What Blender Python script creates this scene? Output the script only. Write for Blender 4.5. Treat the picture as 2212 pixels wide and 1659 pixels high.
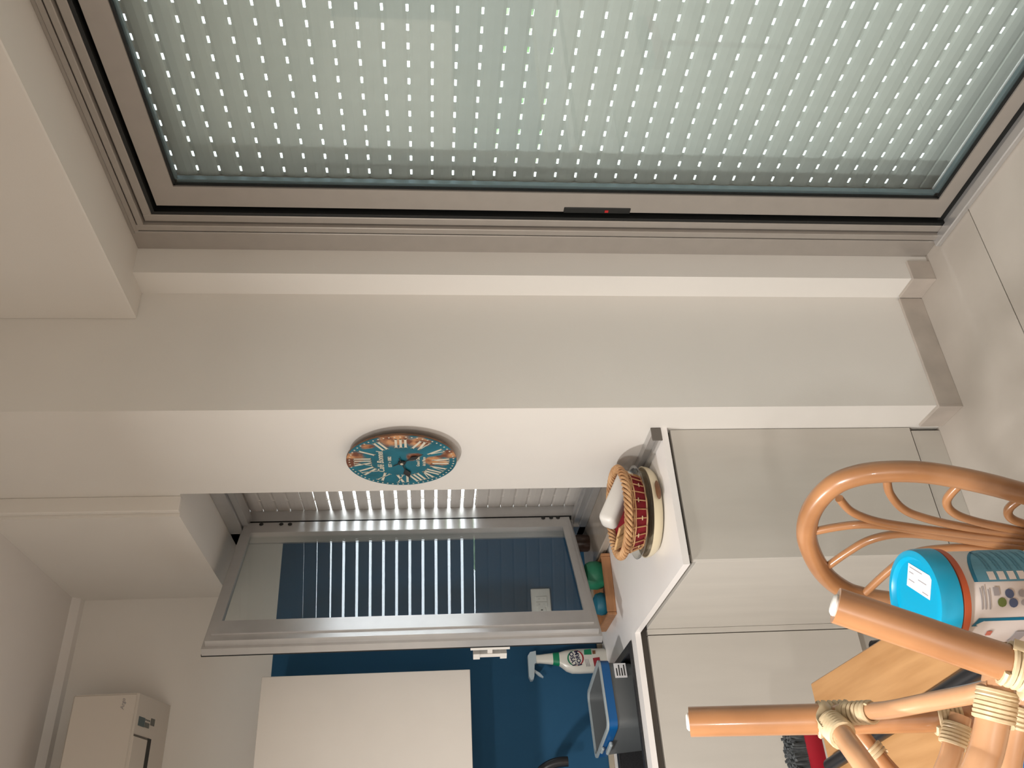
import bpy, bmesh, math, random
from mathutils import Vector, Matrix
random.seed(7)
R = math.radians
S = bpy.context.scene
COL = S.collection
for o in list(bpy.data.objects):
    bpy.data.objects.remove(o)

# ------------------------------------------------------------------ camera
# the phone was held sideways: the picture's left edge is the room's "up"
H = 1.6025
yaw, pitch, roll = R(31.9242), R(5.5355), R(-0.2408)
fw = Vector((math.sin(yaw) * math.cos(pitch), math.cos(yaw) * math.cos(pitch), -math.sin(pitch)))
rt = Vector((math.cos(yaw), -math.sin(yaw), 0))
up = rt.cross(fw)
r2 = math.cos(roll) * rt + math.sin(roll) * up
u2 = -math.sin(roll) * rt + math.cos(roll) * up
cam = bpy.data.cameras.new('camera')
camo = bpy.data.objects.new('camera', cam)
COL.objects.link(camo)
cam.sensor_fit = 'HORIZONTAL'
cam.sensor_width = 36
cam.lens = 1856.12 * 36 / 2212
cam.clip_start = 0.02
camo.matrix_world = Matrix(((-u2.x, r2.x, -fw.x, 0), (-u2.y, r2.y, -fw.y, 0), (-u2.z, r2.z, -fw.z, H), (0, 0, 0, 1)))
S.camera = camo

# ------------------------------------------------------------------ world, lamps, exposure
w = bpy.data.worlds.new('sky')
S.world = w
w.use_nodes = True
bg = w.node_tree.nodes['Background']
bg.inputs[0].default_value = (0.86, 0.94, 1.0, 1)
bg.inputs[1].default_value = 11.0

def lamp(name, loc, power, size, col):
    l = bpy.data.lights.new(name, 'AREA')
    l.shape = 'DISK'
    l.size = size
    l.energy = power
    l.color = col
    o = bpy.data.objects.new(name, l)
    o.location = loc
    COL.objects.link(o)
    return o

WARM = (1.0, 0.97, 0.935)
lamp('ceiling_lamp_kitchen', (-0.80, 1.92, 2.50), 47, 0.16, WARM)
lamp('pendant_lamp_table', (-0.50, 0.70, 2.20), 40, 0.22, WARM)
lamp('fill_light_living', (-1.7, -1.7, 2.20), 62, 0.30, WARM)  # added fill light behind the camera, brightens the faces turned that way
S.view_settings.view_transform = 'Standard'
S.view_settings.look = 'None'
S.view_settings.exposure = 0.0
S.view_settings.gamma = 1.0
S.view_settings.use_curve_mapping = False

# ------------------------------------------------------------------ materials
def mat(name, col, rough=0.5, metal=0.0, var=0.06, scale=6.0, bump=0.0, bscale=80.0, coat=0.0, spec=0.5, stretch=(1, 1, 1), col2=None, detail=4.0):
    m = bpy.data.materials.new(name)
    m.use_nodes = True
    nt = m.node_tree
    p = nt.nodes['Principled BSDF']
    p.inputs['Roughness'].default_value = rough
    p.inputs['Metallic'].default_value = metal
    p.inputs['Coat Weight'].default_value = coat
    p.inputs['Coat Roughness'].default_value = 0.08
    p.inputs['Specular IOR Level'].default_value = spec
    tc = nt.nodes.new('ShaderNodeTexCoord')
    mp = nt.nodes.new('ShaderNodeMapping')
    mp.inputs['Scale'].default_value = stretch
    nt.links.new(tc.outputs['Object'], mp.inputs[0])
    n = nt.nodes.new('ShaderNodeTexNoise')
    n.inputs['Scale'].default_value = scale
    n.inputs['Detail'].default_value = detail
    nt.links.new(mp.outputs[0], n.inputs['Vector'])
    cr = nt.nodes.new('ShaderNodeValToRGB')
    a = [max(0, c * (1 - var)) for c in col]
    b = col2 if col2 else [min(1, c * (1 + var)) for c in col]
    cr.color_ramp.elements[0].position = 0.3
    cr.color_ramp.elements[1].position = 0.7
    cr.color_ramp.elements[0].color = (*a, 1)
    cr.color_ramp.elements[1].color = (*b, 1)
    nt.links.new(n.outputs['Fac'], cr.inputs[0])
    nt.links.new(cr.outputs[0], p.inputs['Base Color'])
    if bump:
        n2 = nt.nodes.new('ShaderNodeTexNoise')
        n2.inputs['Scale'].default_value = bscale
        nt.links.new(mp.outputs[0], n2.inputs['Vector'])
        bp = nt.nodes.new('ShaderNodeBump')
        bp.inputs['Strength'].default_value = bump
        bp.inputs['Distance'].default_value = 0.002
        nt.links.new(n2.outputs['Fac'], bp.inputs['Height'])
        nt.links.new(bp.outputs[0], p.inputs['Normal'])
    return m

def glassmat(name, tint, refl=1.0, rough=0.0):
    m = bpy.data.materials.new(name)
    m.use_nodes = True
    nt = m.node_tree
    for n in list(nt.nodes):
        nt.nodes.remove(n)
    out = nt.nodes.new('ShaderNodeOutputMaterial')
    mx = nt.nodes.new('ShaderNodeMixShader')
    t = nt.nodes.new('ShaderNodeBsdfTransparent')
    t.inputs[0].default_value = (*tint, 1)
    g = nt.nodes.new('ShaderNodeBsdfGlossy')
    g.inputs['Roughness'].default_value = rough
    # Schlick reflectance of clear glass, same on both faces of the pane
    f = nt.nodes.new('ShaderNodeLayerWeight')
    f.inputs[0].default_value = 0.5
    pw = nt.nodes.new('ShaderNodeMath')
    pw.operation = 'POWER'
    pw.inputs[1].default_value = 5.0
    nt.links.new(f.outputs['Facing'], pw.inputs[0])
    mu = nt.nodes.new('ShaderNodeMath')
    mu.operation = 'MULTIPLY_ADD'
    mu.inputs[1].default_value = 0.9
    mu.inputs[2].default_value = 0.042 * refl
    mu.use_clamp = True
    nt.links.new(pw.outputs[0], mu.inputs[0])
    nt.links.new(mu.outputs[0], mx.inputs[0])
    nt.links.new(t.outputs[0], mx.inputs[1])
    nt.links.new(g.outputs[0], mx.inputs[2])
    nt.links.new(mx.outputs[0], out.inputs[0])
    return m

WALLC = (0.77, 0.74, 0.695)
m_wall = mat('wall_paint', WALLC, 0.85, var=0.015, scale=3, bump=0.08, bscale=220)
m_ceil = mat('ceiling_paint', (0.74, 0.71, 0.68), 0.9, var=0.015, scale=3)
m_floor = mat('porcelain_tile', (0.49, 0.44, 0.385), 0.42, var=0.10, scale=2.2, bump=0.03, bscale=60, detail=8, col2=(0.56, 0.51, 0.455))
m_grout = mat('grout', (0.22, 0.20, 0.18), 0.9)
m_base = mat('baseboard_stone', (0.47, 0.415, 0.365), 0.5, var=0.12, scale=9, detail=8)
m_alu = mat('champagne_aluminium', (0.40, 0.365, 0.33), 0.36, metal=0.35, var=0.03, scale=20)
m_alu2 = mat('silver_aluminium', (0.56, 0.55, 0.54), 0.28, metal=0.6, var=0.03, scale=20)
m_black = mat('black_gasket', (0.006, 0.007, 0.007), 0.5)
m_blackm = mat('black_metal', (0.014, 0.014, 0.016), 0.35, metal=0.3)
m_slat = mat('shutter_slat', (0.77, 0.77, 0.745), 0.5, var=0.02, scale=30)
m_slatw = mat('shutter_slat_pale', (0.62, 0.585, 0.55), 0.5, var=0.02, scale=30)
m_dglass = glassmat('green_tinted_glass', (0.90, 0.94, 0.935), 0.9)
m_wglass = glassmat('clear_glass', (0.91, 0.935, 0.935), 1.1)
m_spacer = mat('glass_spacer', (0.20, 0.26, 0.29), 0.25, metal=0.5)
m_top = mat('white_worktop', (0.91, 0.88, 0.86), 0.33, var=0.02, scale=4)
m_unit = mat('taupe_laminate', (0.56, 0.53, 0.48), 0.5, var=0.03, scale=3, stretch=(6, 6, 1), bump=0.03, bscale=150)
m_groove = mat('groove_profile', (0.15, 0.135, 0.12), 0.4, metal=0.4)
m_cab = mat('white_cabinet', (0.66, 0.62, 0.57), 0.45, var=0.015)
m_plastic = mat('white_plastic', (0.74, 0.72, 0.68), 0.35, var=0.01)
m_ac = mat('appliance_plastic', (0.60, 0.55, 0.49), 0.4, var=0.01)
m_sill = mat('sill_stone', (0.42, 0.36, 0.30), 0.12, var=0.08, scale=14, detail=6)
m_sink = mat('black_granite', (0.020, 0.020, 0.022), 0.45, var=0.4, scale=200)
m_rattan = mat('varnished_rattan', (0.35, 0.158, 0.064), 0.30, var=0.16, scale=7, coat=0.45, stretch=(1, 1, 1), col2=(0.48, 0.23, 0.10), detail=6)
m_rattan2 = mat('pale_rattan', (0.48, 0.25, 0.125), 0.32, var=0.14, scale=9, coat=0.4, col2=(0.55, 0.31, 0.165), detail=6)
m_peel = mat('rattan_peel', (0.55, 0.42, 0.25), 0.45, var=0.10, scale=60, col2=(0.62, 0.49, 0.31))
m_wood = mat('beech_tabletop', (0.42, 0.215, 0.082), 0.34, var=0.10, scale=5, stretch=(10, 0.8, 1), col2=(0.49, 0.27, 0.115), detail=7)
m_red = mat('red_plastic', (0.36, 0.006, 0.02), 0.35, var=0.03)
m_brist = mat('grey_bristles', (0.06, 0.065, 0.068), 0.8, var=0.3, scale=60)
m_lid = mat('cyan_plastic', (0.0, 0.30, 0.50), 0.28, var=0.02)
m_orange = mat('orange_plastic', (0.40, 0.075, 0.025), 0.45, var=0.04)
m_tub = mat('tub_white', (0.60, 0.55, 0.52), 0.5, var=0.02)
m_lblblue = mat('label_pale_blue', (0.08, 0.24, 0.33), 0.5, var=0.05, scale=40)
m_lbldark = mat('label_blue', (0.0, 0.135, 0.24), 0.5)
m_lbltext = mat('label_text_blue', (0.05, 0.17, 0.24), 0.5)
m_lblgrey = mat('label_grey', (0.32, 0.30, 0.31), 0.6)
m_lblgreen = mat('label_green', (0.13, 0.18, 0.05), 0.5)
m_lblnavy = mat('label_navy', (0.07, 0.10, 0.19), 0.5)
m_lblred = mat('label_salmon', (0.48, 0.14, 0.10), 0.5)
m_paper = mat('paper_white', (0.74, 0.74, 0.76), 0.6, var=0.02)
m_ink = mat('ink', (0.012, 0.014, 0.05), 0.5)
m_inkb = mat('black_ink', (0.02, 0.02, 0.02), 0.5)
m_bottle = mat('bottle_white', (0.60, 0.58, 0.52), 0.22, var=0.02)
m_green = mat('label_emerald', (0.0, 0.17, 0.075), 0.45)
m_red2 = mat('label_crimson', (0.27, 0.012, 0.022), 0.45)
m_trig = mat('clear_trigger_plastic', (0.36, 0.42, 0.45), 0.2, var=0.03)
m_grey = mat('grey_bucket', (0.115, 0.125, 0.13), 0.4, var=0.03)
m_bluerim = mat('blue_rim', (0.0, 0.085, 0.27), 0.35)
m_rim = mat('pale_rim', (0.35, 0.40, 0.42), 0.4)
m_wick = mat('wicker', (0.52, 0.255, 0.105), 0.55, var=0.25, scale=30, col2=(0.66, 0.40, 0.20))
m_lining = mat('red_lining', (0.23, 0.008, 0.016), 0.85, var=0.25, scale=25)
m_cream = mat('cream_enamel', (0.70, 0.61, 0.43), 0.25, var=0.02)
m_brown = mat('brown_handle', (0.14, 0.06, 0.025), 0.4, var=0.3, scale=30)
m_dish = glassmat('dish_glass', (0.93, 0.93, 0.90), 2.0)
m_cracker = mat('cracker', (0.60, 0.38, 0.18), 0.8, var=0.15, scale=70)
m_tray = mat('wood_tray', (0.36, 0.17, 0.075), 0.5, var=0.15, scale=10, stretch=(1, 8, 8))
m_gcup = mat('green_silicone', (0.02, 0.20, 0.105), 0.5, var=0.05)
m_bcup = mat('teal_silicone', (0.02, 0.15, 0.22), 0.45, var=0.05)
m_jar = mat('brown_glaze', (0.035, 0.016, 0.010), 0.3)
m_numer = mat('numeral_cream', (0.62, 0.57, 0.46), 0.6, var=0.10, scale=60)
m_terr = mat('terrace_stone', (0.55, 0.56, 0.50), 0.8, var=0.1, scale=3)
m_hedge = mat('hedge_green', (0.22, 0.30, 0.16), 0.9, var=0.6, scale=5)
m_teal = mat('display_teal', (0.065, 0.10, 0.11), 0.3)
m_grey2 = mat('display_grey', (0.12, 0.125, 0.115), 0.4)
m_beige = mat('beige_trim', (0.34, 0.29, 0.22), 0.5)
m_reddot = mat('red_mark', (0.45, 0.01, 0.012), 0.5)

def bluewall():
    m = mat('two_tone_paint', WALLC, 0.8, var=0.015, scale=3, bump=0.06, bscale=220)
    nt = m.node_tree
    p = nt.nodes['Principled BSDF']
    src = p.inputs['Base Color'].links[0].from_socket
    ge = nt.nodes.new('ShaderNodeNewGeometry')
    sp = nt.nodes.new('ShaderNodeSeparateXYZ')
    nt.links.new(ge.outputs['Position'], sp.inputs[0])
    ma = nt.nodes.new('ShaderNodeMath')
    ma.operation = 'LESS_THAN'
    ma.inputs[1].default_value = 2.2224
    nt.links.new(sp.outputs['Z'], ma.inputs[0])
    mx = nt.nodes.new('ShaderNodeMix')
    mx.data_type = 'RGBA'
    nt.links.new(ma.outputs[0], mx.inputs['Factor'])
    nt.links.new(src, mx.inputs[6])
    mx.inputs[7].default_value = (0.008, 0.073, 0.157, 1)
    nt.links.new(mx.outputs[2], p.inputs['Base Color'])
    return m
m_blue = bluewall()

# ------------------------------------------------------------------ mesh helpers
class B:
    def __init__(s):
        s.bm = bmesh.new()
    def box(s, a, b, bev=0.0, M=None, seg=1):
        t = bmesh.new()
        bmesh.ops.create_cube(t, size=1)
        c = [(a[i] + b[i]) / 2 for i in range(3)]
        d = [abs(b[i] - a[i]) for i in range(3)]
        for v in t.verts:
            v.co = Vector((c[0] + v.co.x * d[0], c[1] + v.co.y * d[1], c[2] + v.co.z * d[2]))
        if bev:
            bmesh.ops.bevel(t, geom=t.edges[:], offset=min(bev, min(d) * .49), segments=seg, affect='EDGES', profile=.5)
        s.add(t, M)
        return s
    def add(s, t, M=None):
        if M is not None:
            bmesh.ops.transform(t, matrix=M, verts=t.verts[:])
        me = bpy.data.meshes.new('tmp')
        t.to_mesh(me)
        s.bm.from_mesh(me)
        bpy.data.meshes.remove(me)
        t.free()
    def prism(s, poly, z0, z1, f=None):
        # poly of 2D points, extruded between z0 and z1; f maps (a, b, c) to world
        f = f or (lambda a, b, c: (a, b, c))
        lo = [s.bm.verts.new(f(a, b, z0)) for a, b in poly]
        hi = [s.bm.verts.new(f(a, b, z1)) for a, b in poly]
        n = len(poly)
        s.bm.faces.new(lo[::-1])
        s.bm.faces.new(hi)
        for i in range(n):
            s.bm.faces.new((lo[i], lo[(i + 1) % n], hi[(i + 1) % n], hi[i]))
        return s
    def tube(s, pts, r, seg=12, closed=False, cap=True, flat=1.0):
        pts = [Vector(p) for p in pts]
        n = len(pts)
        rr = r if isinstance(r, (list, tuple)) else [r] * n
        rings = []
        prev = None
        for i, p in enumerate(pts):
            if closed:
                d = pts[(i + 1) % n] - pts[i - 1]
            else:
                d = pts[min(i + 1, n - 1)] - pts[max(i - 1, 0)]
            d.normalize()
            if prev is None:
                a = d.orthogonal().normalized()
            else:
                a = prev - d * prev.dot(d)
                a.normalize()
            prev = a
            b = d.cross(a)
            rings.append([s.bm.verts.new(p + (a * math.cos(2 * math.pi * k / seg) + b * math.sin(2 * math.pi * k / seg) * flat) * rr[i]) for k in range(seg)])
        m = n if closed else n - 1
        for i in range(m):
            A, Bq = rings[i], rings[(i + 1) % n]
            off = 0
            if closed and i == n - 1:
                off = min(range(seg), key=lambda o: sum((A[k].co - Bq[(k + o) % seg].co).length for k in range(seg)))
            for k in range(seg):
                s.bm.faces.new((A[k], A[(k + 1) % seg], Bq[(k + 1 + off) % seg], Bq[(k + off) % seg]))
        if cap and not closed:
            s.bm.faces.new(rings[0][::-1])
            s.bm.faces.new(rings[-1])
        return s
    def lathe(s, prof, c, seg=32, sx=1.0, sy=1.0, cap=True):
        rings = []
        for r, z in prof:
            rings.append([s.bm.verts.new((c[0] + r * sx * math.cos(2 * math.pi * k / seg), c[1] + r * sy * math.sin(2 * math.pi * k / seg), c[2] + z)) for k in range(seg)])
        for A, Bq in zip(rings, rings[1:]):
            for k in range(seg):
                s.bm.faces.new((A[k], A[(k + 1) % seg], Bq[(k + 1) % seg], Bq[k]))
        if cap:
            s.bm.faces.new(rings[0][::-1])
            s.bm.faces.new(rings[-1])
        return s
    def build(s, name, m, parent=None, smooth=False, M=None):
        if M is not None:
            bmesh.ops.transform(s.bm, matrix=M, verts=s.bm.verts[:])
        bmesh.ops.recalc_face_normals(s.bm, faces=s.bm.faces[:])
        me = bpy.data.meshes.new(name)
        s.bm.to_mesh(me)
        s.bm.free()
        me.materials.append(m)
        if smooth:
            me.polygons.foreach_set('use_smooth', [True] * len(me.polygons))
            me.set_sharp_from_angle(angle=R(40))
        return link(name, me, parent)

def link(name, me, parent=None):
    o = bpy.data.objects.new(name, me)
    COL.objects.link(o)
    if parent:
        o.parent = parent
        o.matrix_parent_inverse = Matrix.Translation(-Vector(parent.location))
    return o

def tag(o, label, cat, group=None):
    o['label'] = label
    o['category'] = cat
    if group:
        o['group'] = group
    return o

def thing(name, loc, label, cat, group=None):
    o = bpy.data.objects.new(name, None)
    o.empty_display_size = 0.05
    o.location = loc
    COL.objects.link(o)
    return tag(o, label, cat, group)

def struct(o, label=None):
    o['kind'] = 'structure'
    if label:
        o['label'] = label
    return o

def sgroup(name, loc, label=None):
    o = bpy.data.objects.new(name, None)
    o.empty_display_size = 0.05
    o.location = loc
    COL.objects.link(o)
    return struct(o, label)

def spline(P, n=8):
    P = [Vector(p) for p in P]
    out = []
    for i in range(len(P) - 1):
        p0, p1, p2, p3 = P[max(i - 1, 0)], P[i], P[i + 1], P[min(i + 2, len(P) - 1)]
        for k in range(n):
            t = k / n
            out.append(.5 * ((2 * p1) + (p2 - p0) * t + (2 * p0 - 5 * p1 + 4 * p2 - p3) * t * t + (3 * p1 - p0 - 3 * p2 + p3) * t ** 3))
    out.append(P[-1])
    return out

def text(name, body, size, M, m, parent=None, ext=0.0004, shear=0.0, bold=0.0):
    cu = bpy.data.curves.new(name, 'FONT')
    cu.body = body
    cu.size = size
    cu.align_x = 'CENTER'
    cu.align_y = 'CENTER'
    cu.extrude = ext
    cu.shear = shear
    cu.offset = bold
    cu.resolution_u = 3
    t = bpy.data.objects.new(name + '_src', cu)
    COL.objects.link(t)
    dg = bpy.context.evaluated_depsgraph_get()
    me = bpy.data.meshes.new_from_object(t.evaluated_get(dg))
    bpy.data.objects.remove(t)
    me.transform(M)
    me.materials.clear()
    me.materials.append(m)
    me.name = name
    return link(name, me, parent)

def frame(o, ex, ey):
    # matrix whose local x, y axes are ex, ey
    ex = Vector(ex).normalized()
    ey = Vector(ey).normalized()
    ez = ex.cross(ey)
    return Matrix(((ex.x, ey.x, ez.x, o[0]), (ex.y, ey.y, ez.y, o[1]), (ex.z, ey.z, ez.z, o[2]), (0, 0, 0, 1)))

# ------------------------------------------------------------------ room shell
XC, YP, X2, YS, YB = 1.2405, 2.1237, 1.650, 2.0258, 3.5253
YO = 2.667           # near edge of the window opening
ZH = 2.4189          # window head
ZC = 3.02            # ceiling
XF = 1.74            # front of the sliding door frame

fl = struct(B().box((-3.0, -2.6, -0.12), (3.2, 3.7, -0.006)).build('floor', m_grout), 'pale grey porcelain tiled floor')
tw, th, jt = 1.2, 0.8, 0.0016
tile_mesh = None
for ix in range(-3, 1):
    for iy in range(-5, 3):
        x0 = 0.62 + ix * tw
        y0 = 1.78 + iy * th
        if x0 > 1.8 or y0 > 3.5:
            continue
        if tile_mesh is None:
            b = B().box((jt, jt, -0.006), (tw - jt, th - jt, 0), 0.0008)
            o = b.build('floor_tile', m_floor, fl)
            tile_mesh = o.data
        else:
            o = link('floor_tile', tile_mesh, fl)
        o.location = (x0, y0, 0)

struct(B().box((-3.1, -2.7, ZC), (2.2, 3.8, ZC + .15)).build('ceiling', m_ceil), 'white plaster ceiling')
struct(B().box((-3.1, -2.7, 0), (-2.95, 3.7, ZC)).build('wall_left', m_wall))
struct(B().box((-3.1, -2.7, 0), (2.2, -2.55, ZC)).build('wall_back', m_wall))
struct(B().box((-3.1, YB, 0), (1.512, YB + .15, ZC)).build('wall_kitchen', m_blue), 'kitchen wall painted deep blue below and white above')
bw = B()
bw.prism([(XC, YP), (X2, YP), (X2, YS), (2.10, YS), (2.10, 2.30), (1.62, 2.30), (1.62, YO), (XC, YO)], 0, ZC)
bw.box((XC, YO, 0), (1.62, YB, 0.905))
bw.box((XC, YO, ZH), (1.62, YB, ZC))
struct(bw.build('wall_right', m_wall), 'white wall pillar between the sliding door and the kitchen window')
struct(B().box((1.715, -2.6, 0), (2.10, 0.17, 2.4582)).build('wall_door', m_wall))
struct(B().box((1.5543, -2.6, 2.4582), (2.10, YP + .001, ZC), 0.003).build('wall_lintel', m_wall), 'white plaster lintel box above the sliding door')
# shutter casing above the kitchen window
tb = B().box((1.1755, 2.70, ZH), (XC, YB, ZC))
tb.box((1.187, 2.679, ZH), (XC, 2.70, ZC), 0.002)
struct(tb.build('trim_1', m_wall), 'shutter casing box above the kitchen window')
struct(B().prism([(YB, 2.985), (YB - .03, 2.99), (YB - .045, ZC), (YB, ZC)], -2.9, 1.1755, lambda a, b, c: (c, a, b)).build('trim_2', m_ceil), 'slim cove along the ceiling')
# baseboards
hb, tbk = 0.0766, 0.010
bb = sgroup('baseboard_right', (XC, YP, 0), 'beige stone baseboard round the pillar')
B().box((XC - tbk, YP - tbk, 0), (XC, 2.2385, hb), 0.001).build('baseboard_piece', m_base, bb)
B().box((XC, YP - tbk, 0), (X2 - tbk, YP, hb), 0.001).build('baseboard_piece', m_base, bb)
B().box((X2 - tbk, YS - tbk, 0), (X2, YP - tbk - .0005, hb), 0.001).build('baseboard_piece', m_base, bb)
B().box((X2, YS - tbk, 0), (1.715, YS, hb), 0.001).build('baseboard_piece', m_base, bb)
struct(B().box((-2.95, -2.5, 0), (-2.938, YB - .6, hb)).build('baseboard_left', m_base))

# outside: terrace and hedge seen through the slots
struct(B().box((2.15, -6, -0.2), (10, 9, -0.02)).build('ground_terrace', m_terr), 'pale stone terrace outside')
hd = B()
for k in range(26):
    hd.box((8.0 + random.uniform(-.3, .3), -6 + k * .58, -.05), (8.8 + random.uniform(-.2, .4), -5.4 + k * .58, 0.9 + random.uniform(-.2, .3)), 0.18)
h = hd.build('garden_hedge', m_hedge)
tag(h, 'green hedge beyond the terrace, glimpsed through the shutter slots', 'hedge')

# ------------------------------------------------------------------ sliding door
d1 = sgroup('door_1', (XF, 1.1, 0), 'tall aluminium framed sliding glass door')
fb = B()
fb.box((XF, 1.958, 0), (1.86, YS, 2.4582), 0.001)              # flat cover board
fb.box((XF - .006, 1.945, 0), (1.82, 1.957, 2.4582 - .012), 0.002)
fb.box((XF - .008, 1.916, 0), (1.82, 1.938, 2.4582 - .022), 0.002)
fb.box((XF + .004, 1.8855, 0), (1.82, 1.912, 2.4582 - .050), 0.002)
fb.box((XF, .17, 2.4582 - .0105), (1.86, 1.958, 2.458), 0.001)
fb.box((XF - .006, .17, 2.4582 - .026), (1.82, 1.945, 2.4582 - .012), 0.002)
fb.box((XF - .008, .17, 2.4582 - .047), (1.82, 1.916, 2.4582 - .030), 0.002)
fb.box((XF + .004, .17, 2.4582 - .075), (1.82, 1.8855, 2.4582 - .051), 0.002)
fb.box((XF, .17, 0), (1.86, .26, 2.4582), 0.001)
fb.build('door_frame', m_alu, d1)
tk = B().box((1.712, .17, 0), (1.745, 1.945, 0.018), 0.003).box((1.745, .17, 0), (1.80, 1.93, 0.012), 0.001)
tk.build('floor_track', m_alu2, d1)
gs = B().box((1.747, 1.874, 0.012), (1.80, 1.885, 2.383)).box((1.747, .26, 2.373), (1.80, 1.874, 2.3828)).box((1.760, .26, .0125), (1.80, 1.874, .033)).box((1.80, 1.80, 0.0), (1.815, 1.92, 2.41)).box((1.80, .26, 2.315), (1.815, 1.80, 2.41)).box((1.80, .26, 0), (1.815, 1.80, .06))
gs.build('gap_shade', m_black, d1)  # black strips darken the gap round the sash, shade put in as colour
# sash
xs0, xs1 = 1.757, 1.799
yo, yi = 1.860, 1.785
zt, zti, zbi, zb0 = 2.364, 2.301, 0.075, 0.031
sb = B()
f3 = lambda a, b, c: (c, a, b)
sb.prism([(yo, zb0), (yo, zt), (yi, zti), (yi, zbi)], xs0, xs1, f3)
sb.prism([(yo, zt), (.30, zt), (.38, zti), (yi, zti)], xs0, xs1, f3)
sb.prism([(yo, zb0), (yi, zbi), (.38, zbi), (.30, zb0)], xs0, xs1, f3)
sb.prism([(.30, zb0), (.38, zbi), (.38, zti), (.30, zt)], xs0, xs1, f3)
sash = sb.build('sash', m_alu, d1)
sp = B()
sp.box((1.770, yi - .016, zbi), (1.784, yi, zti)).box((1.770, .38, zti - .012), (1.784, yi, zti)).box((1.770, .38, zbi), (1.784, yi, zbi + .016))
sp.build('spacer_bar', m_spacer, sash)
gk = B()
gk.box((1.762, yi - .005, zbi), (1.770, yi, zti)).box((1.762, .38, zti - .006), (1.770, yi, zti)).box((1.762, .38, zbi), (1.770, yi, zbi + .006))
gk.build('gasket', m_black, sash)
B().box((1.764, .38, zbi), (1.769, yi - .001, zti)).build('glass_pane', m_dglass, sash)
hn = B().box((xs0 - .003, 1.841, 1.006), (xs0 + .002, 1.863, 1.205), 0.002)
ho = hn.build('handle', m_black, sash)
B().box((xs0 - .0045, 1.848, 1.072), (xs0 - .003, 1.858, 1.083), 0.0008).build('red_mark', m_reddot, sash)

# roller shutter of the sliding door
PIT, SY = 0.0620, 0.0545
rs = thing('roller_shutter', (1.90, 1.1, 0), 'greenish grey roller shutter with rows of light slots behind the sliding door', 'shutter')
def slat(x, y0, y1, hgt, pit, y_first, spacing, slot, thick=.010):
    b = B()
    # curved face of the slat, then a recessed lip pierced by slots
    prof = [(x + .003, 0), (x, hgt * .15), (x - .0015, hgt * .5), (x, hgt * .85), (x + .003, hgt), (x + thick, hgt), (x + thick, 0)]
    b.prism(prof, y0, y1, lambda a, z, c: (a, c, z))
    y = y_first
    edges = [y1]
    while y - slot / 2 > y0 + .004:
        if y + slot / 2 < y1 - .002:
            edges += [y + slot / 2, y - slot / 2]
        y -= spacing
    edges.append(y0)
    for i in range(0, len(edges) - 1, 2):
        b.box((x + .004, edges[i + 1], hgt), (x + .007, edges[i], pit))
    return b
zs = 1.5972 - PIT * .07 - 25 * PIT
first = None
for k in range(40):
    z = zs + k * PIT
    if first is None:
        first = slat(1.90, .20, 1.885, PIT - .0065, PIT, 1.8561, SY, .0195).build('slat', m_slat, rs)
        o = first
        mesh = o.data
    else:
        o = link('slat', mesh, rs)
    o.location.z = z
B().box((1.900, .21, 0), (1.912, 1.88, .0418), .002).build('bottom_bar', m_slat, rs)
B().box((1.885, 1.880, 0), (1.925, 1.925, 2.4582)).build('guide_rail', m_alu, rs)
B().box((1.885, .165, 0), (1.925, .21, 2.4582)).build('guide_rail', m_alu, rs)

# ------------------------------------------------------------------ kitchen window
w1 = sgroup('window_1', (1.42, 3.1, 0.93), 'aluminium kitchen window with its sash swung open')
wf = B()
wf.box((1.40, YO, 2.362), (1.50, YB, ZH), 0.002).box((1.412, YO, 2.335), (1.47, YB, 2.362), 0.002)
wf.box((1.40, YO, .935), (1.50, YB, .965), 0.002).box((1.412, YO, .965), (1.47, YB, .990), 0.002)
wf.box((1.43, YO, .990), (1.44, YB, .998), 0.001)
wf.box((1.40, 3.405, .935), (1.50, YB, ZH), 0.002)
wf.box((1.40, YO - .0, .935), (1.50, YO + .03, ZH), 0.002)
wf.build('window_frame', m_alu2, w1)
B().box((1.418, 3.398, .995), (1.424, 3.406, 2.335)).build('frame_seal', m_black, w1)
sl = B().box((1.205, YO, .905), (1.42, YB, .9345), 0.003)
sl.build('window_sill', m_sill, w1)
# sash in its own plane: s along the sash from hinge to free edge, t through its thickness
hx, hy = 1.405, 3.345
sd = Vector((-0.83294533, -0.55335529, 0))
sn = Vector((sd.y, -sd.x, 0))                # points to the far (room) face
def SP(s, z, t):
    p = Vector((hx, hy, 0)) + sd * s + sn * t
    return (p.x, p.y, z)
if sn.y < 0:
    sn = -sn
s0, s1, z0, z1 = -.040, .690, 1.000, 2.366
gi0, gi1, zi0, zi1 = .048, .588, 1.047, 2.320
TH = .052
def ring(b, o, i, t0, t1):
    (a0, a1, c0, c1), (e0, e1, h0, h1) = o, i
    f = lambda a, b_, c: SP(a, b_, c)
    b.prism([(a0, c0), (a0, c1), (e0, h1), (e0, h0)], t0, t1, f)
    b.prism([(a1, c0), (e1, h0), (e1, h1), (a1, c1)], t0, t1, f)
    b.prism([(a0, c1), (a1, c1), (e1, h1), (e0, h1)], t0, t1, f)
    b.prism([(a0, c0), (e0, h0), (e1, h0), (a1, c0)], t0, t1, f)
wb = B()
ring(wb, (s0 + .012, s1 - .012, z0 + .012, z1 - .012), (gi0, gi1, zi0, zi1), 0, TH * .45)
ring(wb, (s0, s1, z0, z1), (gi0 - .008, gi1 + .008, zi0 - .008, zi1 + .008), TH * .45, TH)
ring(wb, (s0 + .030, s1 - .040, z0 + .026, z1 - .028), (gi0 + .004, gi1 - .004, zi0 + .004, zi1 - .004), -.006, .004)
ws = wb.build('window_sash', m_alu2, w1)
gb = B()
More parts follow.
